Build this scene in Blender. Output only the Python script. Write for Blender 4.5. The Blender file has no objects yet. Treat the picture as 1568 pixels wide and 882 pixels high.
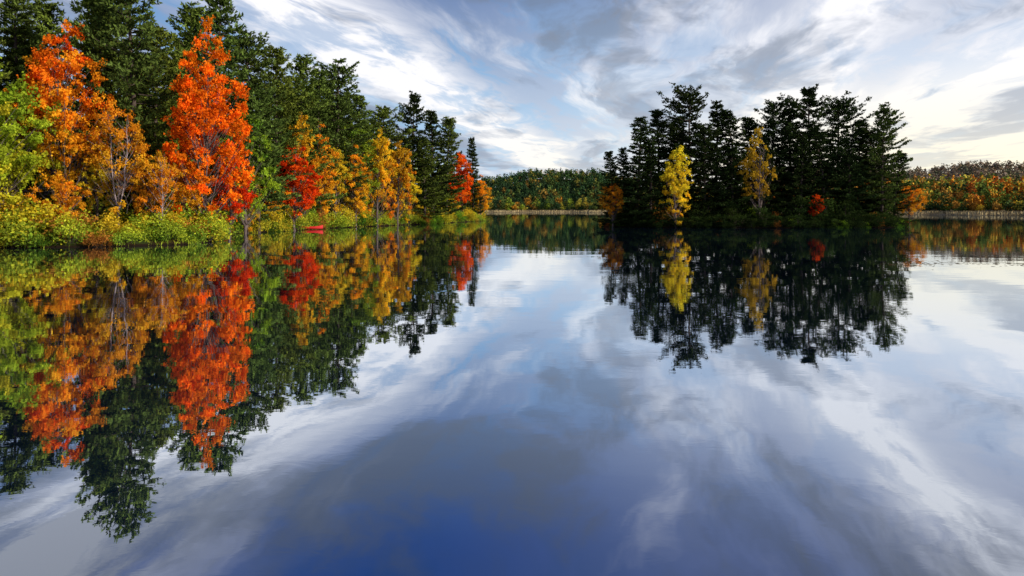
import bpy, math, random
import numpy as np
from mathutils import Vector
rng=np.random.default_rng(7); random.seed(7)
F=1119.0; CH=3.0; HZ=320.0; CX=784.0
scene=bpy.context.scene
col=scene.collection

# ------------------------------------------------------------------ nodes
def newmat(name):
    m=bpy.data.materials.new(name); m.use_nodes=True
    m.node_tree.nodes.clear()
    return m,m.node_tree
class NT:
    def __init__(s,t): s.t=t
    def n(s,typ,**k):
        nd=s.t.nodes.new(typ)
        for a,b in k.items(): setattr(nd,a,b)
        return nd
    def put(s,sock,v):
        if isinstance(v,bpy.types.NodeSocket): s.t.links.new(v,sock)
        elif v is not None: sock.default_value=v
    def m(s,op,a,b=None,c=None,clamp=False):
        nd=s.n('ShaderNodeMath',operation=op,use_clamp=clamp)
        s.put(nd.inputs[0],a); s.put(nd.inputs[1],b); s.put(nd.inputs[2],c)
        return nd.outputs[0]
    def xyz(s,x,y,z):
        nd=s.n('ShaderNodeCombineXYZ'); s.put(nd.inputs[0],x); s.put(nd.inputs[1],y); s.put(nd.inputs[2],z); return nd.outputs[0]
    def noise(s,vec,scale=1,detail=4,rough=.5,dist=0):
        nd=s.n('ShaderNodeTexNoise'); s.put(nd.inputs['Vector'],vec)
        nd.inputs['Scale'].default_value=scale; nd.inputs['Detail'].default_value=detail
        nd.inputs['Roughness'].default_value=rough; nd.inputs['Distortion'].default_value=dist
        return nd.outputs['Fac']
    def mr(s,v,a,b,c=0,d=1,smooth=True):
        nd=s.n('ShaderNodeMapRange'); nd.interpolation_type='SMOOTHSTEP' if smooth else 'LINEAR'
        s.put(nd.inputs[0],v)
        for i,q in enumerate((a,b,c,d)): s.put(nd.inputs[i+1],q)
        return nd.outputs[0]
    def mix(s,f,a,b,bt='MIX'):
        nd=s.n('ShaderNodeMix',data_type='RGBA',blend_type=bt)
        s.put(nd.inputs[0],f)
        for i,q in ((6,a),(7,b)):
            if isinstance(q,tuple): nd.inputs[i].default_value=(q[0],q[1],q[2],1)
            else: s.put(nd.inputs[i],q)
        return nd.outputs[2]

def leafmat(name,trans=.35,tint=(1,1,1)):
    m,t=newmat(name); N=NT(t)
    at=N.n('ShaderNodeAttribute',attribute_name='Col')
    oi=N.n('ShaderNodeObjectInfo')
    hs=N.n('ShaderNodeHueSaturation')
    N.put(hs.inputs['Hue'],N.mr(oi.outputs['Random'],0,1,.49,.512,False))
    N.put(hs.inputs['Value'],N.mr(oi.outputs['Random'],0,1,.88,1.15,False))
    N.put(hs.inputs['Color'],at.outputs['Color'])
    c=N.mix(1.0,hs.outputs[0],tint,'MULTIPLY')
    d=N.n('ShaderNodeBsdfDiffuse'); N.put(d.inputs[0],c)
    o=N.n('ShaderNodeOutputMaterial')
    if trans==0: t.links.new(d.outputs[0],o.inputs[0]); return m
    tr=N.n('ShaderNodeBsdfTranslucent'); N.put(tr.inputs[0],c)
    mx=N.n('ShaderNodeMixShader'); mx.inputs[0].default_value=trans
    t.links.new(d.outputs[0],mx.inputs[1]); t.links.new(tr.outputs[0],mx.inputs[2])
    t.links.new(mx.outputs[0],o.inputs[0])
    return m
def barkmat(name,c1,c2,sc=6):
    m,t=newmat(name); N=NT(t)
    tc=N.n('ShaderNodeTexCoord'); mp=N.n('ShaderNodeMapping'); mp.inputs['Scale'].default_value=(1,1,.3)
    t.links.new(tc.outputs['Object'],mp.inputs[0])
    f=N.noise(mp.outputs[0],sc,3,.7)
    c=N.mix(N.mr(f,.35,.65),c1,c2)
    d=N.n('ShaderNodeBsdfDiffuse'); N.put(d.inputs[0],c)
    o=N.n('ShaderNodeOutputMaterial'); t.links.new(d.outputs[0],o.inputs[0])
    return m
def simplemat(name,c,rough=.6,var=.25,sc=4):
    m,t=newmat(name); N=NT(t)
    tc=N.n('ShaderNodeTexCoord')
    f=N.noise(tc.outputs['Object'],sc,6,.65)
    cc=N.mix(f,tuple(x*(1-var) for x in c),tuple(min(1,x*(1+var)) for x in c))
    p=N.n('ShaderNodeBsdfPrincipled'); N.put(p.inputs['Base Color'],cc); p.inputs['Roughness'].default_value=rough
    o=N.n('ShaderNodeOutputMaterial'); t.links.new(p.outputs[0],o.inputs[0])
    return m
M_leaf=leafmat('autumn_leaf',.42)
M_needle=leafmat('pine_needle',0)
M_needle_d=leafmat('pine_needle_shaded',0,(.5,.5,.55))  # darker copy of the needle material, island's backlit shade put into the tint
M_far=leafmat('distant_leaf',0)
M_bark=barkmat('pine_bark',(.04,.03,.025),(.11,.085,.075))
M_barkg=barkmat('maple_bark',(.06,.045,.04),(.17,.135,.13))
M_birch=barkmat('birch_bark',(.14,.11,.11),(.36,.30,.32),3)

# ------------------------------------------------------------------ mesh builder
class MB:
    def __init__(s): s.v=[];s.q=[];s.mi=[];s.c=[];s.n=0
    def add(s,v,q,mi,c):
        s.v.append(v); s.q.append(q+s.n); s.mi.append(np.full(len(q),mi,np.int32))
        c=np.asarray(c,float)
        if c.ndim==1: c=np.tile(c,(len(v),1))
        s.c.append(c); s.n+=len(v)
    def tube(s,pts,rad,mi=0,k=6,c=(.1,.1,.1)):
        pts=np.asarray(pts,float); n=len(pts)
        t=np.gradient(pts,axis=0); t/=np.linalg.norm(t,axis=1)[:,None]+1e-9
        ref=np.tile([0.,0,1],(n,1)); 
        if abs(t[:,2]).mean()>.7: ref=np.tile([1.,0,0],(n,1))
        a=np.cross(t,ref); a/=np.linalg.norm(a,axis=1)[:,None]+1e-9
        b=np.cross(t,a)
        th=np.arange(k)*2*math.pi/k
        r=np.asarray(rad)[:,None,None]
        v=pts[:,None]+r*(np.cos(th)[None,:,None]*a[:,None]+np.sin(th)[None,:,None]*b[:,None])
        v=v.reshape(-1,3)
        i=np.arange(n-1)[:,None]*k; j=np.arange(k)[None]
        q=np.stack([i+j,i+(j+1)%k,i+k+(j+1)%k,i+k+j],-1).reshape(-1,4)
        s.add(v,q,mi,c)
    def kites(s,C,D,L,W,mi,colr):
        n=len(C); 
        R=rng.normal(size=(n,3)); S=np.cross(D,R); S/=np.linalg.norm(S,axis=1)[:,None]+1e-9
        L=np.broadcast_to(L,(n,))[:,None]; W=np.broadcast_to(W,(n,))[:,None]
        v=np.stack([C-D*L*.5,C+S*W*.5-D*L*.05,C+D*L*.5,C-S*W*.5-D*L*.05],1).reshape(-1,3)
        q=np.arange(4*n).reshape(n,4)
        s.add(v,q,mi,np.repeat(colr,4,axis=0))
    def mesh(s,name,mats):
        v=np.concatenate(s.v);q=np.concatenate(s.q);mi=np.concatenate(s.mi);c=np.concatenate(s.c)
        me=bpy.data.meshes.new(name)
        me.vertices.add(len(v)); me.vertices.foreach_set('co',v.astype(np.float32).ravel())
        me.loops.add(q.size); me.loops.foreach_set('vertex_index',q.astype(np.int32).ravel())
        me.polygons.add(len(q)); me.polygons.foreach_set('loop_start',(np.arange(len(q))*4).astype(np.int32))
        me.polygons.foreach_set('material_index',mi)
        for m in mats: me.materials.append(m)
        at=me.color_attributes.new('Col','FLOAT_COLOR','POINT')
        cc=np.ones((len(v),4),np.float32); cc[:,:3]=np.clip(c,0,1); at.data.foreach_set('color',cc.ravel())
        me.update(calc_edges=True)
        return me
def obj(name,me,loc=(0,0,0),rot=0,sc=(1,1,1),parent=None):
    o=bpy.data.objects.new(name,me); o.location=loc; o.rotation_euler=(0,0,rot); o.scale=sc
    col.objects.link(o)
    if parent: o.parent=parent
    return o
def unit(a): return a/(np.linalg.norm(a,axis=-1,keepdims=True)+1e-9)

# ------------------------------------------------------------------ trees
def pine(name,H=25.,spread=6.,bare=.15,tone=0,mat=None,pw=.55):
    mb=MB()
    lean=rng.normal(0,.4,2)
    n=14; zs=np.linspace(0,1,n)
    wob=np.cumsum(rng.normal(0,.06,(n,2)),axis=0)
    tr=np.column_stack([lean[0]*zs**2*1.5+wob[:,0],lean[1]*zs**2*1.5+wob[:,1],zs*H]); tr[0,2]=-1
    mb.tube(tr,.34*(1-zs)**.8+.03,0,8)
    def tp(z): return np.array([np.interp(z,tr[:,2],tr[:,0]),np.interp(z,tr[:,2],tr[:,1]),z])
    z=bare*H; CC=[];DD=[];COL=[]
    side=rng.uniform(0,6.28)
    while z<H*.985:
        t=(z/H-bare)/(1-bare)
        prof=min(1,.75+1.2*t)*max(0,1-t)**pw+.02
        wh=rng.uniform(.5,1.22)
        if rng.random()<.16: wh*=.5
        nb=rng.integers(4,7)
        a0=rng.uniform(0,6.28)
        for b in range(nb):
            az=a0+b*6.283/nb+rng.normal(0,.35)
            L=max(.55,spread*prof*wh*rng.uniform(.6,1.25)*(1+.22*math.cos(az-side)))
            p0=tp(z+rng.uniform(-.25,.25)); d=np.array([math.cos(az),math.sin(az),0])
            rise=rng.uniform(-.04,.14)+.6*t**2.5-.08*(1-t)
            u=np.linspace(0,1,5)
            pts=p0+d*(u*L)[:,None]; pts[:,2]+=rise*L*u-.08*L*u*(1-u)*2+.13*L*u**3
            mb.tube(pts,(.02+.012*L)*(1-u)+.008,0,3)
            ns=int(4+L*2.6)
            perp=np.array([-d[1],d[0],0])
            for k in range(ns):
                uu=1-.85*rng.random()**1.25 if L>1.5 else rng.uniform(.1,1)
                q=np.array([np.interp(uu,u,pts[:,i]) for i in range(3)])
                sl=(.4+.30*L*(1.1-uu))*rng.uniform(.6,1.15)
                sd=(perp*rng.choice([-1,1])*rng.uniform(.4,1)+d*rng.uniform(.5,1.0)); sd/=np.linalg.norm(sd)
                m=max(2,int(sl*3.6))
                w=np.linspace(.15,1,m)
                P=q+sd*(w*sl)[:,None]; P[:,2]+=.12*sl*w+rng.normal(0,.04)
                r=4
                C=np.repeat(P,r,0)+rng.normal(0,.09,(m*r,3))*np.array([1,1,.7])
                D=unit(sd*.8+rng.normal(0,.55,(m*r,3))+np.array([0,0,.4]))
                base=rng.uniform(.5,1.2)
                tip_light=np.clip(.55+.68*uu,0,1.3)  # inner tufts darker than branch ends, crown shade painted into needle colour
                cc=np.tile(np.array([.055,.09,.024])+tone*np.array([.065,.07,.0]),(m*r,1))*base*tip_light
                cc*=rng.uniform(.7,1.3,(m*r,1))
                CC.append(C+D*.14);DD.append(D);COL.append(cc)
        z+=rng.uniform(.65,1.2)*(1-.45*t)*H/25
    for k in range(8):
        z=rng.uniform(.04*H,bare*H+1); az=rng.uniform(0,6.28); p0=tp(z)
        L=rng.uniform(.5,2.); u=np.linspace(0,1,3)
        mb.tube(p0+np.array([math.cos(az),math.sin(az),rng.uniform(-.2,.2)])*(u*L)[:,None],.03*(1-u)+.008,0,3)
    C=np.concatenate(CC)
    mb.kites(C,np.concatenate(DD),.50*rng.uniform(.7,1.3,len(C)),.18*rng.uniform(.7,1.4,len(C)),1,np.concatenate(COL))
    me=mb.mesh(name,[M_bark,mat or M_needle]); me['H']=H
    print(name,len(C))
    return me

def decid(name,H=18.,R=3.6,base=.25,lo=(.6,.25,.02),hi=(.6,.06,.01),nc=130,lpc=130,bark=None,leaf=.24,sparse=0,multi=1,shape=.75,mid=None,lr=1.):
    mb=MB(); lo=np.array(lo);hi=np.array(hi);mid=(lo+hi)/2 if mid is None else np.array(mid)
    stems=[]
    for s in range(multi):
        az=rng.uniform(0,6.28); off=0 if multi==1 else rng.uniform(.6,1.4)
        n=10;u=np.linspace(0,1,n); wob=np.cumsum(rng.normal(0,.11,(n,2)),0)
        P=np.column_stack([off*math.cos(az)*u*1.5+wob[:,0],off*math.sin(az)*u*1.5+wob[:,1],u*H*rng.uniform(.85,.95)]);P[0,2]=-1
        mb.tube(P,((.011*H+.04)*(1-u)**.9/(multi**.4)+.02)*lr,0,7); stems.append(P)
    cs=[]
    lob=rng.normal(size=(8,3)); lob=unit(lob); la=rng.uniform(.1,.42,8)
    c0=np.array([0,0,H*(base+1)/2]); sc=np.array([R,R,H*(1-base)/2])
    while len(cs)<nc:
        d=unit(rng.normal(size=3)); r=rng.random()**.42
        bump=.70+sum(a*max(0,d@l)**3 for a,l in zip(la,lob))
        p=d*r*bump
        t=(p[2]+1)/2
        wid=1.15 if t<.45 else (1.15-((t-.45)/.62)**2*shape) if t<1.07 else .1
        p=p*np.array([max(wid,.12)]*2+[1])
        cs.append(c0+p*sc)
    CC=[];COL=[]
    for p in cs:
        S=stems[rng.integers(len(stems))]
        hr=math.hypot(p[0],p[1])
        z0=max(base*H*.6,p[2]-hr*rng.uniform(.7,1.4)-.5); z0=min(z0,S[-1,2]-.1)
        a=np.array([np.interp(z0,S[:,2],S[:,0]),np.interp(z0,S[:,2],S[:,1]),z0])
        u=np.linspace(0,1,5)[:,None]
        b=a+(p-a)*u; b[:,2]+= (np.sin(u[:,0]*math.pi)*-.08*hr); b+=rng.normal(0,.06,b.shape)*np.sin(u*math.pi)
        mb.tube(b,((.015+.008*np.linalg.norm(p-a))*(1-u[:,0])+.006)*lr,0,3)
        if rng.random()<sparse: 
            for k in range(4):
                e=p+rng.normal(0,.6,3)+np.array([0,0,.4]); mb.tube(np.array([b[3],(b[3]+e)/2+rng.normal(0,.1,3),e]),[.015,.01,.005],0,3)
            continue
        n=int(lpc*rng.uniform(.5,1.4)); sr=rng.uniform(.32,.62)*(R/3.6)**.5
        nt=6; tw=unit(rng.normal(size=(nt,3))*np.array([1,1,.6]))*sr*rng.uniform(.8,2.1,(nt,1))
        k=rng.integers(0,nt,n); w=rng.random(n)[:,None]**.7
        C=p+tw[k]*w+rng.normal(0,sr*.26,(n,3))
        t=np.clip((p[2]/H-base)/(1-base)+rng.normal(0,.18),0,1); 
        cc=lo*(1-2*t)+mid*2*t if t<.5 else mid*(2-2*t)+hi*(2*t-1)
        cc=cc*rng.uniform(.64,1.22)
        cc=np.tile(cc,(n,1))*rng.uniform(.7,1.3,(n,1))
        CC.append(C);COL.append(cc)
    C=np.concatenate(CC);n=len(C)
    D=unit(rng.normal(size=(n,3))+np.array([0,0,-.2]))
    mb.kites(C,D,leaf*rng.uniform(.7,1.35,n),leaf*.8*rng.uniform(.7,1.3,n),1,np.concatenate(COL))
    me=mb.mesh(name,[bark or M_barkg,M_leaf]); me['H']=H
    return me

def shrub(name,H=2.2,R=1.6,lo=(.1,.14,.02),hi=(.3,.3,.03),nc=24,lpc=70,leaf=.18):
    mb=MB();lo=np.array(lo);hi=np.array(hi);CC=[];COL=[]
    for i in range(nc):
        d=unit(rng.normal(size=3)); d[2]=abs(d[2]); r=rng.random()**.4
        p=d*r*np.array([R,R,H*.85])*rng.uniform(.75,1.2)+np.array([0,0,.25])
        u=np.linspace(0,1,4)[:,None]; a=np.array([p[0]*.2,p[1]*.2,-.3])
        mb.tube(a+(p-a)*u,.02*(1-u[:,0])+.006,0,3)
        n=int(lpc*rng.uniform(.6,1.3)); C=p+rng.normal(0,.29,(n,3))*np.array([1,1,.8])
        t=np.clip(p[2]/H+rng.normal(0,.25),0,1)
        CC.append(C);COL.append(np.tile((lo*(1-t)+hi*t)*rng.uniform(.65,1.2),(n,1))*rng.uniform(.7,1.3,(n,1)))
    C=np.concatenate(CC);C[:,2]=np.maximum(C[:,2],-.05);n=len(C)
    mb.kites(C,unit(rng.normal(size=(n,3))),leaf*rng.uniform(.7,1.4,n),leaf*.7*rng.uniform(.7,1.3,n),1,np.concatenate(COL))
    me=mb.mesh(name,[M_barkg,M_leaf]); me['H']=H
    return me

# ------------------------------------------------------------------ terrain
LEFT=np.array([(-900,-300),(-300,20),(-90,46),(-45,55.5),(-34,57.5),(-27.5,62),(-27,67),(-32.5,77),(-33.5,88),(-29,112),(-20,136),(-13,160),(-7,184),(-8,196),(-26,210),(-60,250),(-130,400),(-250,620),(-900,700)],float)
def sdpoly(P,poly):
    d=np.full(len(P),1e9); ins=np.zeros(len(P),bool)
    for i in range(len(poly)):
        a=poly[i];b=poly[(i+1)%len(poly)]
        ab=b-a; t=np.clip(((P-a)@ab)/(ab@ab),0,1)
        d=np.minimum(d,np.linalg.norm(P-a-t[:,None]*ab,axis=1))
        c=((a[1]>P[:,1])!=(b[1]>P[:,1]))
        xi=(b[0]-a[0])*(P[:,1]-a[1])/((b[1]-a[1])+1e-12)+a[0]
        ins^=(c&(P[:,0]<xi))
    return np.where(ins,d,-d)
def wav(x,y):
    return .5*np.sin(x*.31+1.3*np.sin(y*.17))+.4*np.sin(y*.43+x*.21+1)+.25*np.sin(x*.9-y*.7)+.15*np.sin(x*1.7+y*1.3)
def ss(t): t=np.clip(t,0,1); return t*t*(3-2*t)
IC=(41.2,125.5); IR=(25.8,10.5)
def shoreR(th): return np.where(th<-40,520,640-(640-425)*ss((th-9)/12))+14*np.sin(th*.5)+6*np.sin(th*1.7)
def fields(x,y):
    P=np.column_stack([x,y]); w=wav(x,y)
    sl=sdpoly(P,LEFT)+w*.55
    rr=np.sqrt(((x-IC[0])/IR[0])**2+((y-IC[1])/IR[1])**2)
    si=(1-rr)*IR[1]*.9+w*.45
    th=np.degrees(np.arctan2(x,y)); r=np.hypot(x,y)
    return sl,si,r-shoreR(th),th,r
def height(x,y):
    x=np.atleast_1d(np.asarray(x,float));y=np.atleast_1d(np.asarray(y,float))
    sl,si,sf,th,r=fields(x,y); w=wav(x*.3,y*.3)
    def shore(s): return np.where(s<0,np.maximum(s*.3,-3),np.minimum(.35*s,.45))
    hl=shore(sl)+np.where(sl>1,5.5*ss((sl-1)/42)+8*ss((sl-30)/150),0)+np.where(sl>2,.25*w,0)
    hi=shore(si)+.5*ss(si/6)
    rgt=ss((th-12)/10)
    fw=np.sin(th*.21+1)*.5+.5
    hill=(1-rgt)*(41*np.exp(-((th-4.)/11)**2)+1.5*np.sin(th*1.1))*ss((sf-5)/270)+rgt*((4+6*fw)*ss((sf-15)/90)+(38-.5*(th-28)+3*np.sin(th*.6))*ss((sf-150)/520))
    hf=shore(sf*.4)+hill+np.where(sf>40,1.5*wav(x*.04,y*.04),0)
    return np.maximum(np.maximum(hl,hi),hf)
def H1(x,y): return float(height(x,y)[0])
def axis(a,b,far,step):
    m=list(np.arange(a,b+.01,step)); s=step; v=m[-1]
    while v<far: s*=1.17; v+=s; m.append(v)
    s=step; v=m[0]
    while v>-far: s*=1.17; v-=s; m.insert(0,v)
    return np.array(m)
gx=axis(-95,75,3500,.8); gy=axis(45,215,3500,.8)
X,Y=np.meshgrid(gx,gy); x=X.ravel();y=Y.ravel(); z=height(x,y)
nx,ny=len(gx),len(gy)
i=np.arange(ny-1)[:,None]*nx; j=np.arange(nx-1)[None]
q=np.stack([i+j,i+j+1,i+nx+j+1,i+nx+j],-1).reshape(-1,4)
mb=MB(); mb.add(np.column_stack([x,y,z]),q,0,(.1,.1,.1))
m,t=newmat('ground_leaf_litter');N=NT(t)
geo=N.n('ShaderNodeNewGeometry'); pos=geo.outputs['Position']
sp=N.n('ShaderNodeSeparateXYZ'); t.links.new(pos,sp.inputs[0])
f1=N.noise(pos,.25,6,.6); f2=N.noise(pos,3.,6,.7)
c=N.mix(N.mr(f1,.42,.58),(.05,.035,.015),(.045,.075,.018))
c=N.mix(N.mr(f2,.52,.7),c,(.14,.07,.015))
c=N.mix(N.mr(sp.outputs[2],.05,.3,1,0),c,(.022,.015,.01))
far=N.mr(sp.outputs[1],330,370)
low=N.mr(sp.outputs[2],1.5,4,1,0)
tan=N.mix(f2,(.26,.19,.10),(.36,.28,.16))
farc=N.mix(low,(.04,.05,.02),tan)
c=N.mix(far,c,farc)
p=N.n('ShaderNodeBsdfDiffuse');N.put(p.inputs[0],c)
o=N.n('ShaderNodeOutputMaterial');t.links.new(p.outputs[0],o.inputs[0])
obj('ground',mb.mesh('ground',[m]))

# ------------------------------------------------------------------ water
m,t=newmat('lake_water_surface');N=NT(t)
geo=N.n('ShaderNodeNewGeometry');pos=geo.outputs['Position']
mp=N.n('ShaderNodeMapping');mp.inputs['Scale'].default_value=(.6,1,1);t.links.new(pos,mp.inputs[0])
a=N.noise(mp.outputs[0],.35,2,.5); b=N.noise(mp.outputs[0],3.2,3,.55,.6)
patch=N.mr(N.noise(pos,.045,2,.5),.45,.65,.3,1)
hgt=N.m('ADD',N.m('MULTIPLY',a,.018),N.m('MULTIPLY',N.m('MULTIPLY',b,patch),.0034))
bp=N.n('ShaderNodeBump');bp.inputs['Strength'].default_value=.4;bp.inputs['Distance'].default_value=1;N.put(bp.inputs['Height'],hgt)
lw=N.n('ShaderNodeLayerWeight');lw.inputs['Blend'].default_value=.5
fac=N.mr(lw.outputs['Facing'],.45,.9,.46,.92,False)
g=N.n('ShaderNodeBsdfGlossy');g.inputs['Color'].default_value=(.86,.91,.97,1);g.inputs['Roughness'].default_value=.008
t.links.new(bp.outputs[0],g.inputs['Normal'])
d=N.n('ShaderNodeBsdfDiffuse');d.inputs[0].default_value=(.005,.015,.036,1)
mx=N.n('ShaderNodeMixShader');N.put(mx.inputs[0],fac);t.links.new(d.outputs[0],mx.inputs[1]);t.links.new(g.outputs[0],mx.inputs[2])
o=N.n('ShaderNodeOutputMaterial');t.links.new(mx.outputs[0],o.inputs[0])
mb=MB();mb.add(np.array([(-1500,-1500,0),(1500,-1500,0),(1500,1500,0),(-1500,1500,0)],float),np.array([[0,1,2,3]]),0,(0,0,0))
obj('lake_water',mb.mesh('lake_water',[m]))

# ------------------------------------------------------------------ tree library
RED=(.82,.095,.008);ORED=(.84,.16,.01);ORG=(.84,.29,.014);GOLD=(.78,.47,.025);YEL=(.72,.60,.035);YG=(.40,.50,.03);GRN=(.09,.18,.02)
PG=[pine('pine_a',25,6.4,.10,.35),pine('pine_b',25,5.6,.08,.75),pine('pine_c',25,5.4,.14,.45),pine('pine_d',25,7.0,.12,1.0)]
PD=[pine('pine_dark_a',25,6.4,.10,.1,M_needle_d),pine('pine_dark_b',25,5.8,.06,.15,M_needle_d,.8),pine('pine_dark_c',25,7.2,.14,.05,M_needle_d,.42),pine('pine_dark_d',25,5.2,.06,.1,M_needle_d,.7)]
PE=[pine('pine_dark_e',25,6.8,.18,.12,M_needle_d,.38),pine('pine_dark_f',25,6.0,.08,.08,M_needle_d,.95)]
MR1=decid('maple_red',19,4.2,.12,GOLD,RED,210,150,mid=ORG)
MR2=decid('maple_red_b',19,4.2,.14,ORED,ORED,190,150,mid=RED)
MR3=decid('maple_scarlet',12,3.0,.1,ORED,ORED,90,140,mid=RED)
MO1=decid('maple_orange',10,2.8,.15,GOLD,ORG,75,130,leaf=.2)
MO2=decid('maple_orange_b',14,3.4,.10,GOLD,ORG,100,130)
MY1=decid('maple_gold',17,3.1,.1,ORG,GOLD,120,130,mid=GOLD)
MY2=decid('maple_yellow',15,3.4,.1,GOLD,YEL,100,130)
MG1=decid('green_tree',17,4.2,.08,YG,GRN,130,130)
MG2=decid('lime_tree',15,3.9,.05,YEL,(.24,.40,.03),120,150,mid=YG)
BI1=decid('birch',14,3.0,.3,GOLD,ORG,80,100,M_birch,.19,.12,2,lr=.7)
BI2=decid('birch_b',11,2.6,.32,ORG,GOLD,60,110,M_birch,.19,.05,lr=.75)
YI=decid('yellow_sparse',13,3.0,.2,(.45,.27,.02),(.6,.42,.03),70,85,M_barkg,.26,.15,2)
SH=[shrub('shrub_yg',2.2,1.7,(.20,.30,.03),(.62,.64,.04)),shrub('shrub_green',2.0,1.8,(.06,.14,.015),(.28,.44,.03)),shrub('shrub_gold',2.2,1.5,(.34,.33,.03),(.78,.56,.03)),
    shrub('shrub_rust',1.8,1.6,(.2,.08,.02),(.6,.24,.04)),shrub('shrub_dark',3.0,2.2,(.012,.022,.008),(.04,.065,.014),32,65,.22)]
def place(name,me,px,d,top=None,H=None,wf=1.0,zoff=0,rot=None):
    X=(px-CX)/F*d; z=max(H1(X,d),.15)
    if top is not None: H=CH+(HZ-top)/F*d-z
    s=H/me['H']
    return obj(name,me,(X,d,z+zoff-.1),rng.uniform(0,6.28) if rot is None else rot,(s*wf,s*wf,s))

L=[('pine_tree',PG[2],22,74,-22,1.1),('pine_tree',PG[0],205,69,-82,.85),('pine_tree',PG[3],150,82,-35,.9),('pine_tree',PG[1],60,84,5,1.),
('pine_tree',PG[1],285,86,12,1.),('pine_tree',PG[2],335,88,-2,1.),('pine_tree',PG[0],382,97,48,1.0),('pine_tree',PG[3],425,103,72,.95),('pine_tree',PG[1],458,110,88,1),
('pine_tree',PG[2],488,118,108,1.0),('pine_tree',PG[0],518,121,90,1.0),('pine_tree',PG[1],552,132,148,1.1),('pine_tree',PG[3],592,143,165,1.1),
('pine_tree',PD[0],630,147,143,.85),('pine_tree',PD[3],662,155,168,1.1),('pine_tree',PG[1],684,162,182,1.1),('pine_tree',PD[1],724,182,210,.9),('pine_tree',PD[0],703,188,232,.9),
('pine_tree',PG[0],395,93,130,1.2),('pine_tree',PG[1],650,146,215,1.3),('pine_tree',PG[3],240,77,40,1.0),
('maple_tree',MR1,94,65,28,.86),('maple_tree',MR2,316,69,50,.88),('maple_tree',MR3,450,102,215,1.1),('maple_tree',MY1,460,107,150,.75),
('maple_tree',MY1,577,127,178,.8),('maple_tree',MY1,608,134,198,.8),('maple_tree',MY2,512,117,222,1.0),('maple_tree',MO2,545,122,235,1.0),
('maple_tree',MR3,705,174,232,.95),('maple_tree',MO2,736,184,275,1.2),('maple_tree',MO1,98,60,268,1.1),('maple_tree',MO2,225,66.5,235,.9),
('maple_tree',MG2,0,61,92,1.0),('maple_tree',MG1,375,88,150,.85),('maple_tree',MY2,380,90,250,.9),('maple_tree',MR3,352,82,215,.95),
('birch_tree',BI1,183,64,145,.95),('birch_tree',BI2,245,63.5,225,.9),('maple_tree',MO1,285,68,245,1.1),('maple_tree',MG2,-45,58,60,1.),('maple_tree',MY2,150,66,225,.95),
('maple_tree',MG1,540,126,170,1.0),('maple_tree',MO2,490,114,205,.9),('maple_tree',MO2,490,113,250,1.),('maple_tree',MY2,625,140,262,1.2),('maple_tree',MG2,205,70,265,1.1),('maple_tree',MO1,420,100,265,1.1),
('maple_tree',MG1,668,160,265,1.1),('maple_tree',MY2,690,172,290,1.3)]
for n,me,px,d,top,wf in L: place(n,me,px,d,top,wf=wf)
tlx=[-900,-200,0,60,150,250,290,335,400,430,460,490,515,550,600,630,680,705,725,748,760]
tly=[0,-40,0,20,-30,10,30,20,70,85,100,120,110,150,175,165,190,225,225,275,300]
pts=[]
tries=0
while len(pts)<70 and tries<9000:
    tries+=1
    xx=rng.uniform(-110,-5);yy=rng.uniform(50,210)
    s=fields(np.array([xx]),np.array([yy]))[0][0]
    px=CX+xx/yy*F
    if s<7 or s>34 or px<-200: continue
    if 15<px<135 and yy<88 and xx<-42: continue
    if any((xx-a)**2+(yy-b)**2<4.8**2 for a,b in pts): continue
    pts.append((xx,yy))
    top=np.interp(px,tlx,tly)+rng.uniform(5,60)
    z=H1(xx,yy); Hm=CH+(HZ-top)/F*yy-z
    r=rng.random()
    if r<.62: me=PG[rng.integers(4)];Hh=min(Hm,rng.uniform(20,27));nm='pine_tree'
    else: me=[MG1,MG2,MO2,MY2,MG1][rng.integers(5)];Hh=min(Hm,rng.uniform(11,17));nm='maple_tree'
    if Hh<5: continue
    k=Hh/me['H']; obj(nm,me,(xx,yy,z-.1),rng.uniform(0,6.28),(k*.9,k*.9,k) if Hh>14 else (k*1.3,k*1.3,k))
cnt=0;tries=0
while cnt<350 and tries<30000:
    tries+=1
    xx=rng.uniform(-62,-5);yy=rng.uniform(52,205)
    s=fields(np.array([xx]),np.array([yy]))[0][0]
    if s<.15 or s>16: continue
    if s>4.5 and rng.random()<.85: continue
    if yy>120 and rng.random()<.4: continue
    z=H1(xx,yy)
    if s<.8: me=SH[[0,1,1,2,0,3][rng.integers(6)]]; k=rng.uniform(.35,.7)
    elif s<5: me=SH[[0,0,1,2,0,2,3,1][rng.integers(8)]]; k=rng.uniform(.65,1.45)
    else: me=SH[[4,1,4,3,0,4][rng.integers(6)]]; k=rng.uniform(.9,1.7)
    obj('shrub',me,(xx,yy,z-.15),rng.uniform(0,6.28),(k*1.15,k*1.15,k)); cnt+=1

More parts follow.
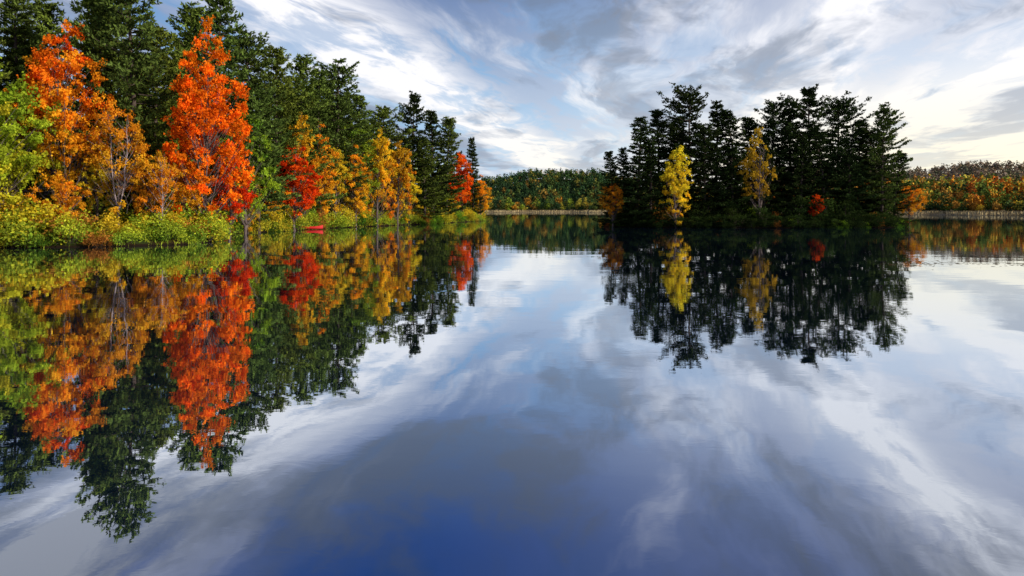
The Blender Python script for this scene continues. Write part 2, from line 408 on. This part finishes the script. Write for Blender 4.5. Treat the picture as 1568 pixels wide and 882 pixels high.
# --- island
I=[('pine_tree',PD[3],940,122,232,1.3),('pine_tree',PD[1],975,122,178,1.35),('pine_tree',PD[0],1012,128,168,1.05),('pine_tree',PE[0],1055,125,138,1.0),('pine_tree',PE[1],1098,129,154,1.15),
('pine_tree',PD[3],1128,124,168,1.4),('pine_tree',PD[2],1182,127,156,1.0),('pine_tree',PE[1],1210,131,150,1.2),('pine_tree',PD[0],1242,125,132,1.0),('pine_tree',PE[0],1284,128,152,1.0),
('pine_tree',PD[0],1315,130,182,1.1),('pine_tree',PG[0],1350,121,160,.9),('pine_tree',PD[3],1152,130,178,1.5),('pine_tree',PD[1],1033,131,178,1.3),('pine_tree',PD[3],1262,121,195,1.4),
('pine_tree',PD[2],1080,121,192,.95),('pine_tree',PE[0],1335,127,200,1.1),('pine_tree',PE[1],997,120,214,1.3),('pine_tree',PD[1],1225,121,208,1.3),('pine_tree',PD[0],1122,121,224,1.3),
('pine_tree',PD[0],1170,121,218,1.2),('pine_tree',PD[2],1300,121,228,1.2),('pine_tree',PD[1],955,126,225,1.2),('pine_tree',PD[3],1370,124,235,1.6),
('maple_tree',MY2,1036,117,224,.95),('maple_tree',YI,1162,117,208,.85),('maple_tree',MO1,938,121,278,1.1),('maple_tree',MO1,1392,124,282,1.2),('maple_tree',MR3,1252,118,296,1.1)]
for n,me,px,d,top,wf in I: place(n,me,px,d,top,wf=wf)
cnt=0
while cnt<95:
    xx=rng.uniform(14,68);yy=rng.uniform(113,134)
    s=fields(np.array([xx]),np.array([yy]))[1][0]
    if s<.1: continue
    me=SH[[4,4,4,4,3,4,1,4][rng.integers(8)]];k=rng.uniform(.7,1.5) if s>1.5 else rng.uniform(.4,.8)
    obj('shrub',me,(xx,yy,H1(xx,yy)-.15),rng.uniform(0,6.28),(k*1.1,k*1.1,k));cnt+=1
for i in range(75):
    a_=-math.pi*(i+rng.uniform(0,.8))/75; q_=rng.uniform(.90,.985)
    xx=IC[0]+IR[0]*q_*math.cos(a_);yy=IC[1]+IR[1]*q_*math.sin(a_)
    me=SH[[4,4,1,3,4,4,4][rng.integers(7)]];k=rng.uniform(.35,.8)
    obj('shrub',me,(xx,yy,max(H1(xx,yy),0)-.15),rng.uniform(0,6.28),(k*1.4,k*1.2,k*.9))

# --- distant forest mass (single mesh)
mb=MB();CC=[];COL=[];LLn=[]
def far_tree(xx,yy,z,Hh,R,n,size,c):
    d=unit(rng.normal(size=(n,3)))*rng.random((n,1))**.35
    t=(d[:,2]+1)/2
    if rng.random()<.3: w=1.15-t
    else: w=np.sqrt(np.clip(1-(t-.4)**2*1.6,0,1))
    C=np.column_stack([xx+d[:,0]*R*w,yy+d[:,1]*R*w,z+Hh*(.12+.9*t)])
    C+=rng.normal(0,R*.08,C.shape)
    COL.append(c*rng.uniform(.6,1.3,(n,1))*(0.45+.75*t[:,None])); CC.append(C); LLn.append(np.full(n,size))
palL=[(.045,.09,.03)]*6+[(.11,.145,.035)]*3+[(.03,.055,.025)]*4+[(.24,.2,.04)]*1+[(.24,.13,.03)]*1
palR=[(.10,.15,.03),(.07,.10,.03),(.05,.08,.03),(.16,.2,.04),(.62,.24,.03),(.62,.38,.04),(.5,.40,.06),(.55,.12,.025),(.26,.3,.05),(.45,.2,.04),(.12,.16,.03)]
palT=[(.28,.20,.15),(.24,.18,.13),(.30,.21,.13),(.14,.14,.08),(.28,.17,.11)]
cnt=0
while cnt<4600:
    th=rng.uniform(-16,46); sfv=12+600*rng.random()**1.5
    tr=math.radians(th)
    R0=float(shoreR(np.array(th)))
    if 8<th<19 and rng.random()<.6: continue
    if th>36 and rng.random()<.5: continue
    rgt=th>14
    if not rgt and (sfv<16 or sfv>330): continue
    r=R0+sfv; xx=r*math.sin(tr);yy=r*math.cos(tr)
    z=H1(xx,yy)
    if z<.6: continue
    near=sfv<75
    pal=palL if not rgt else (palR if sfv<310+rng.uniform(-60,60) else palT)
    c=np.array(pal[rng.integers(len(pal))])*rng.uniform(.7,1.2)
    if not rgt and sfv<60 and rng.random()<.4: c=np.array([(.36,.28,.04),(.24,.3,.03),(.4,.16,.02)][rng.integers(3)])
    Hh=rng.uniform(6,15)
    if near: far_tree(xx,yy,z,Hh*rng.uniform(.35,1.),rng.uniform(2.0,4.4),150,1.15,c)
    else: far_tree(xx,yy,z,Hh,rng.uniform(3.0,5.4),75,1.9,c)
    cnt+=1
C=np.concatenate(CC);n=len(C);S=np.concatenate(LLn)
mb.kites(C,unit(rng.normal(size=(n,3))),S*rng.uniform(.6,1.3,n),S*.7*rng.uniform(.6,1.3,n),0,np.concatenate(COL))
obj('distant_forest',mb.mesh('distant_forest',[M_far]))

# --- reeds on far shore, grass on near shore
mb=MB();n=14000
th=rng.uniform(-14,46,n);R0=shoreR(th)
r=R0+rng.uniform(-3,18,n);xx=r*np.sin(np.radians(th));yy=r*np.cos(np.radians(th));zz=np.maximum(height(xx,yy),0)
hh=rng.uniform(.8,2.0,n)
mb.kites(np.column_stack([xx,yy,zz+hh*.5]),unit(np.column_stack([rng.normal(0,.12,n),rng.normal(0,.12,n),np.ones(n)])),hh,.55,0,np.array([.36,.27,.15])*rng.uniform(.5,1.2,(n,1)))
obj('reed_bed',mb.mesh('reed_bed',[M_far]))
mb=MB()
xx=rng.uniform(-60,-4,70000);yy=rng.uniform(52,200,70000);s=fields(xx,yy)[0]
k=(s>-.35)&(s<1.8)&(rng.random(70000)<.25+.75*(wav(xx*1.2,yy*1.2)>.1));xx=xx[k];yy=yy[k];n=len(xx);zz=np.maximum(height(xx,yy),-.05);hh=rng.uniform(.15,.5,n)
mb.kites(np.column_stack([xx,yy,zz+hh*.5]),unit(np.column_stack([rng.normal(0,.35,n),rng.normal(0,.35,n),np.ones(n)])),hh,.09,0,np.array([.2,.3,.03])*rng.uniform(.5,1.4,(n,1))+np.array([.18,.08,0])*rng.random((n,1)))
obj('shore_grass',mb.mesh('shore_grass',[M_leaf]))

# --- floating leaves / weeds
mb=MB();n=600
xx=rng.uniform(20,40,n);yy=39+ (xx-20)*.12+rng.normal(0,.9,n)+1.2*np.sin(xx*.6)
th=rng.uniform(0,6.28,n);sz=rng.uniform(.04,.17,n)
D=np.column_stack([np.cos(th),np.sin(th),np.zeros(n)]);S=np.column_stack([-np.sin(th),np.cos(th),np.zeros(n)])
C=np.column_stack([xx,yy,np.full(n,.006)+rng.uniform(0,.004,n)])
v=np.stack([C-D*sz[:,None],C+S*sz[:,None]*.6,C+D*sz[:,None],C-S*sz[:,None]*.6],1).reshape(-1,3)
mb.add(v,np.arange(4*n).reshape(n,4),0,np.repeat(np.array([.10,.07,.03])*rng.uniform(.5,1.4,(n,1)),4,0))
obj('floating_leaves',mb.mesh('floating_leaves',[M_leaf]))

# ------------------------------------------------------------------ boxes / house / canoe
def box(name,c,s,mat,parent,rot=(0,0,0)):
    import bmesh
    bm=bmesh.new();bmesh.ops.create_cube(bm,size=1)
    for v in bm.verts: v.co=Vector((v.co.x*s[0],v.co.y*s[1],v.co.z*s[2]))
    bmesh.ops.bevel(bm,geom=bm.edges[:],offset=min(s)*.08,segments=1,affect='EDGES')
    me=bpy.data.meshes.new(name);bm.to_mesh(me);bm.free();me.materials.append(mat)
    o=bpy.data.objects.new(name,me);o.location=c;o.rotation_euler=rot;col.objects.link(o);o.parent=parent;return o
hx,hy=(66-CX)/F*80,80.;hz=H1(hx,hy-4)
e=bpy.data.objects.new('wooden_house',None);e.location=(hx,hy,hz);e.rotation_euler=(0,0,.35);col.objects.link(e)
Ms=simplemat('blue_grey_siding',(.07,.09,.14),.7);Mr=simplemat('roof_shingle',(.06,.05,.05),.9);Mt=simplemat('white_trim',(.55,.55,.55),.6);Mw=simplemat('deck_wood',(.2,.13,.09),.8)
mg,t=newmat('window_glass');N=NT(t);p=N.n('ShaderNodeBsdfPrincipled');p.inputs['Base Color'].default_value=(.02,.03,.05,1);p.inputs['Roughness'].default_value=.05
o=N.n('ShaderNodeOutputMaterial');t.links.new(p.outputs[0],o.inputs[0])
box('walls',(0,0,1.9),(10,7,5),Ms,e)
for k in range(16): box('siding_board_%d'%k,(0,-3.51,-.3+k*.29),(9.9,.04,.24),Ms,e)
mb=MB()
mb.add(np.array([(-5.6,-4.1,4.2),(5.6,-4.1,4.2),(5.6,0,6.6),(-5.6,0,6.6),(-5.6,4.1,4.2),(5.6,4.1,4.2),(-5.6,-4.1,4.4),(5.6,-4.1,4.4),(5.6,0,6.85),(-5.6,0,6.85),(-5.6,4.1,4.4),(5.6,4.1,4.4)],float),
 np.array([[0,1,2,3],[3,2,5,4],[6,7,8,9],[9,8,11,10],[0,1,7,6],[4,5,11,10],[0,3,9,6],[3,4,10,9],[1,2,8,7],[2,5,11,8]]),0,(0,0,0))
r_=obj('roof',mb.mesh('roof',[Mr]),parent=e)
for k,xx in enumerate((-3.4,-.9,1.6,3.8)):
    box('window_glass_%d'%k,(xx,-3.54,2.9),(1.1,.06,1.3),mg,e)
    for dx in (-.6,.6): box('window_jamb_%d_%d'%(k,dx>0),(xx+dx,-3.56,2.9),(.1,.1,1.5),Mt,e)
    for dz in (-.72,.72): box('window_rail_%d_%d'%(k,dz>0),(xx,-3.56,2.9+dz),(1.1,.1,.12),Mt,e)
box('deck',(0,-4.9,1.3),(10,2.6,.18),Mw,e)
for k in range(6): box('deck_post_%d'%k,(-4.9+k*1.96,-6.1,1.2),(.14,.14,2.3),Mt,e)
for dz in (1.75,2.0,2.3): box('deck_rail_%d'%int(dz*100),(0,-6.1,dz),(9.9,.06,.06),Mt,e)

def canoe(px,d,rot,L=4.6):
    M=simplemat('red_canoe_paint',(.6,.025,.02),.35,.15);X=(px-CX)/F*d
    e=bpy.data.objects.new('canoe',None);e.location=(X,d,.02);e.rotation_euler=(0,0,rot);col.objects.link(e)
    mb=MB();n=17;k=9;V=[]
    for s_ in (1,.94):
        for i in range(n):
            u=-1+2*i/(n-1);w=.44*(1-abs(u)**2.4)*s_+.01;sh=.42+.22*abs(u)**3
            for j in range(k):
                a=math.pi*j/(k-1);V.append((u*L/2*(s_**.5),-math.cos(a)*w,sh-math.sin(a)**.7*(sh-.02-.1*abs(u)**6)*(1 if s_==1 else .93)))
    V=np.array(V);Q=[]
    for l in range(2):
        for i in range(n-1):
            for j in range(k-1):
                b=l*n*k+i*k+j;Q.append((b,b+1,b+k+1,b+k))
    for i in range(n-1):
        for j in (0,k-1): b=i*k+j;Q.append((b,b+k,b+k+n*k,b+n*k))
    mb.add(V,np.array(Q),0,(0,0,0));obj('hull',mb.mesh('hull',[M]),parent=e)
    for q_,xx in enumerate((-1.2,0,1.2)): box('thwart_%d'%q_,(xx,0,.4),(.18,.72,.03),Mw,e)
canoe(470,106.5,.12);

# ------------------------------------------------------------------ world
SAZ,SEL=math.radians(110),math.radians(24)
w=bpy.data.worlds.new('World');scene.world=w;w.use_nodes=True;t=w.node_tree;t.nodes.clear();N=NT(t)
sky=N.n('ShaderNodeTexSky');sky.sky_type='NISHITA';sky.sun_disc=False;sky.sun_elevation=SEL;sky.sun_rotation=SAZ
tc=N.n('ShaderNodeTexCoord');sp=N.n('ShaderNodeSeparateXYZ');t.links.new(tc.outputs['Generated'],sp.inputs[0])
x_,y_,z_=sp.outputs
zc=N.m('MAXIMUM',z_,0); zz=N.m('ADD',zc,.035)
u=N.m('DIVIDE',x_,zz);v=N.m('DIVIDE',y_,zz)
A=math.radians(11)
c=N.m('SUBTRACT',N.m('MULTIPLY',u,math.cos(A)),N.m('MULTIPLY',v,math.sin(A)))
a=N.m('ADD',N.m('MULTIPLY',u,math.sin(A)),N.m('MULTIPLY',v,math.cos(A)))
wp=N.noise(N.xyz(N.m('MULTIPLY',c,.7),N.m('MULTIPLY',a,.30),3.1),1,4,.55)
cw=N.m('ADD',c,N.m('MULTIPLY',N.m('SUBTRACT',wp,.5),1.0))
n1=N.noise(N.xyz(N.m('MULTIPLY',cw,1.2),N.m('MULTIPLY',a,.26),0.7),1.3,6,.58,.35)
n2=N.noise(N.xyz(N.m('MULTIPLY',cw,2.0),N.m('MULTIPLY',a,.62),7.7),1.6,6,.62,.4)
n3=N.noise(N.xyz(N.m('MULTIPLY',cw,1.25),N.m('MULTIPLY',a,.5),21.3),1.0,6,.58,.35)
def band(c0,w_,amp):
    q=N.m('DIVIDE',N.m('SUBTRACT',cw,c0),w_); return N.m('MULTIPLY',N.m('EXPONENT',N.m('MULTIPLY',N.m('MULTIPLY',q,q),-1)),amp)
B=N.m('ADD',N.m('ADD',band(-1.55,.34,1.5),band(.92,.2,.9)),N.m('ADD',band(1.9,.4,.6),band(-3.2,.45,.4)))
B=N.m('MULTIPLY',B,N.mr(n2,.36,.60,.28,1.15))
B=N.m('ADD',B,N.mr(n1,.52,.72,0,.55))
sunny=N.m('ADD',N.m('MULTIPLY',x_,math.sin(math.radians(80))),N.m('MULTIPLY',y_,math.cos(math.radians(80))))
right=N.mr(sunny,.0,.65)
low=N.mr(zc,.0,.2,1,0)
B=N.m('ADD',B,N.m('MULTIPLY',right,N.mr(zc,.05,.5,.62,.18)))
B=N.m('ADD',B,N.m('MULTIPLY',low,N.m('ADD',N.m('MULTIPLY',right,.5),.10)))
heavy=N.mr(n3,.47,.60)
B=N.m('MINIMUM',B,1.12)
B=N.m('MULTIPLY',B,N.m('SUBTRACT',1,N.m('MULTIPLY',heavy,N.m('SUBTRACT',.66,N.m('MULTIPLY',low,.30)))))
elev=N.mr(zc,.05,.44)
grey=N.mix(elev,(.40,.54,.74),(.025,.085,.31))
grey=N.mix(N.m('MULTIPLY',heavy,.85),grey,N.mix(elev,(.27,.34,.46),(.12,.145,.20)))
blue=N.mix(elev,(.28,.60,.95),(.018,.075,.36))
skyc=N.mix(.8,N.mix(1.0,sky.outputs[0],(.1,.1,.1),'MULTIPLY'),blue)
bluegap=N.m('MULTIPLY',N.mr(n2,.40,.53,1,0),N.m('SUBTRACT',1,N.m('MULTIPLY',heavy,.7)))
base=N.mix(N.m('MULTIPLY',bluegap,.8),grey,skyc)
warm=N.mix(N.m('MULTIPLY',low,N.m('ADD',N.m('MULTIPLY',right,.8),.25)),(1.0,1.0,1.04),(1.14,1.04,.78))
fin=N.mix(N.m('MINIMUM',B,1.0),base,warm)
ten=N.mix(1.0,fin,(10,10,10),'MULTIPLY')
bg=N.n('ShaderNodeBackground');N.put(bg.inputs[0],ten);bg.inputs[1].default_value=.1
o=N.n('ShaderNodeOutputWorld');t.links.new(bg.outputs[0],o.inputs[0])
w.cycles.sampling_method='MANUAL';w.cycles.sample_map_resolution=256

sun=bpy.data.lights.new('sun','SUN');sun.energy=5.0;sun.angle=math.radians(.6);sun.color=(1,.9,.74)
so=bpy.data.objects.new('sun',sun);col.objects.link(so)
dv=Vector((math.sin(SAZ)*math.cos(SEL),math.cos(SAZ)*math.cos(SEL),math.sin(SEL)))
so.rotation_euler=dv.to_track_quat('Z','Y').to_euler();so.location=dv*200

cam=bpy.data.cameras.new('camera');cam.lens=F/1568*36;cam.sensor_width=36;cam.shift_y=-(441-HZ)/1568;cam.clip_end=8000;cam.clip_start=.1
co=bpy.data.objects.new('camera',cam);co.location=(0,0,CH);co.rotation_euler=(math.radians(90),0,0);col.objects.link(co);scene.camera=co
scene.view_settings.view_transform='Standard';scene.view_settings.look='None';scene.view_settings.exposure=0
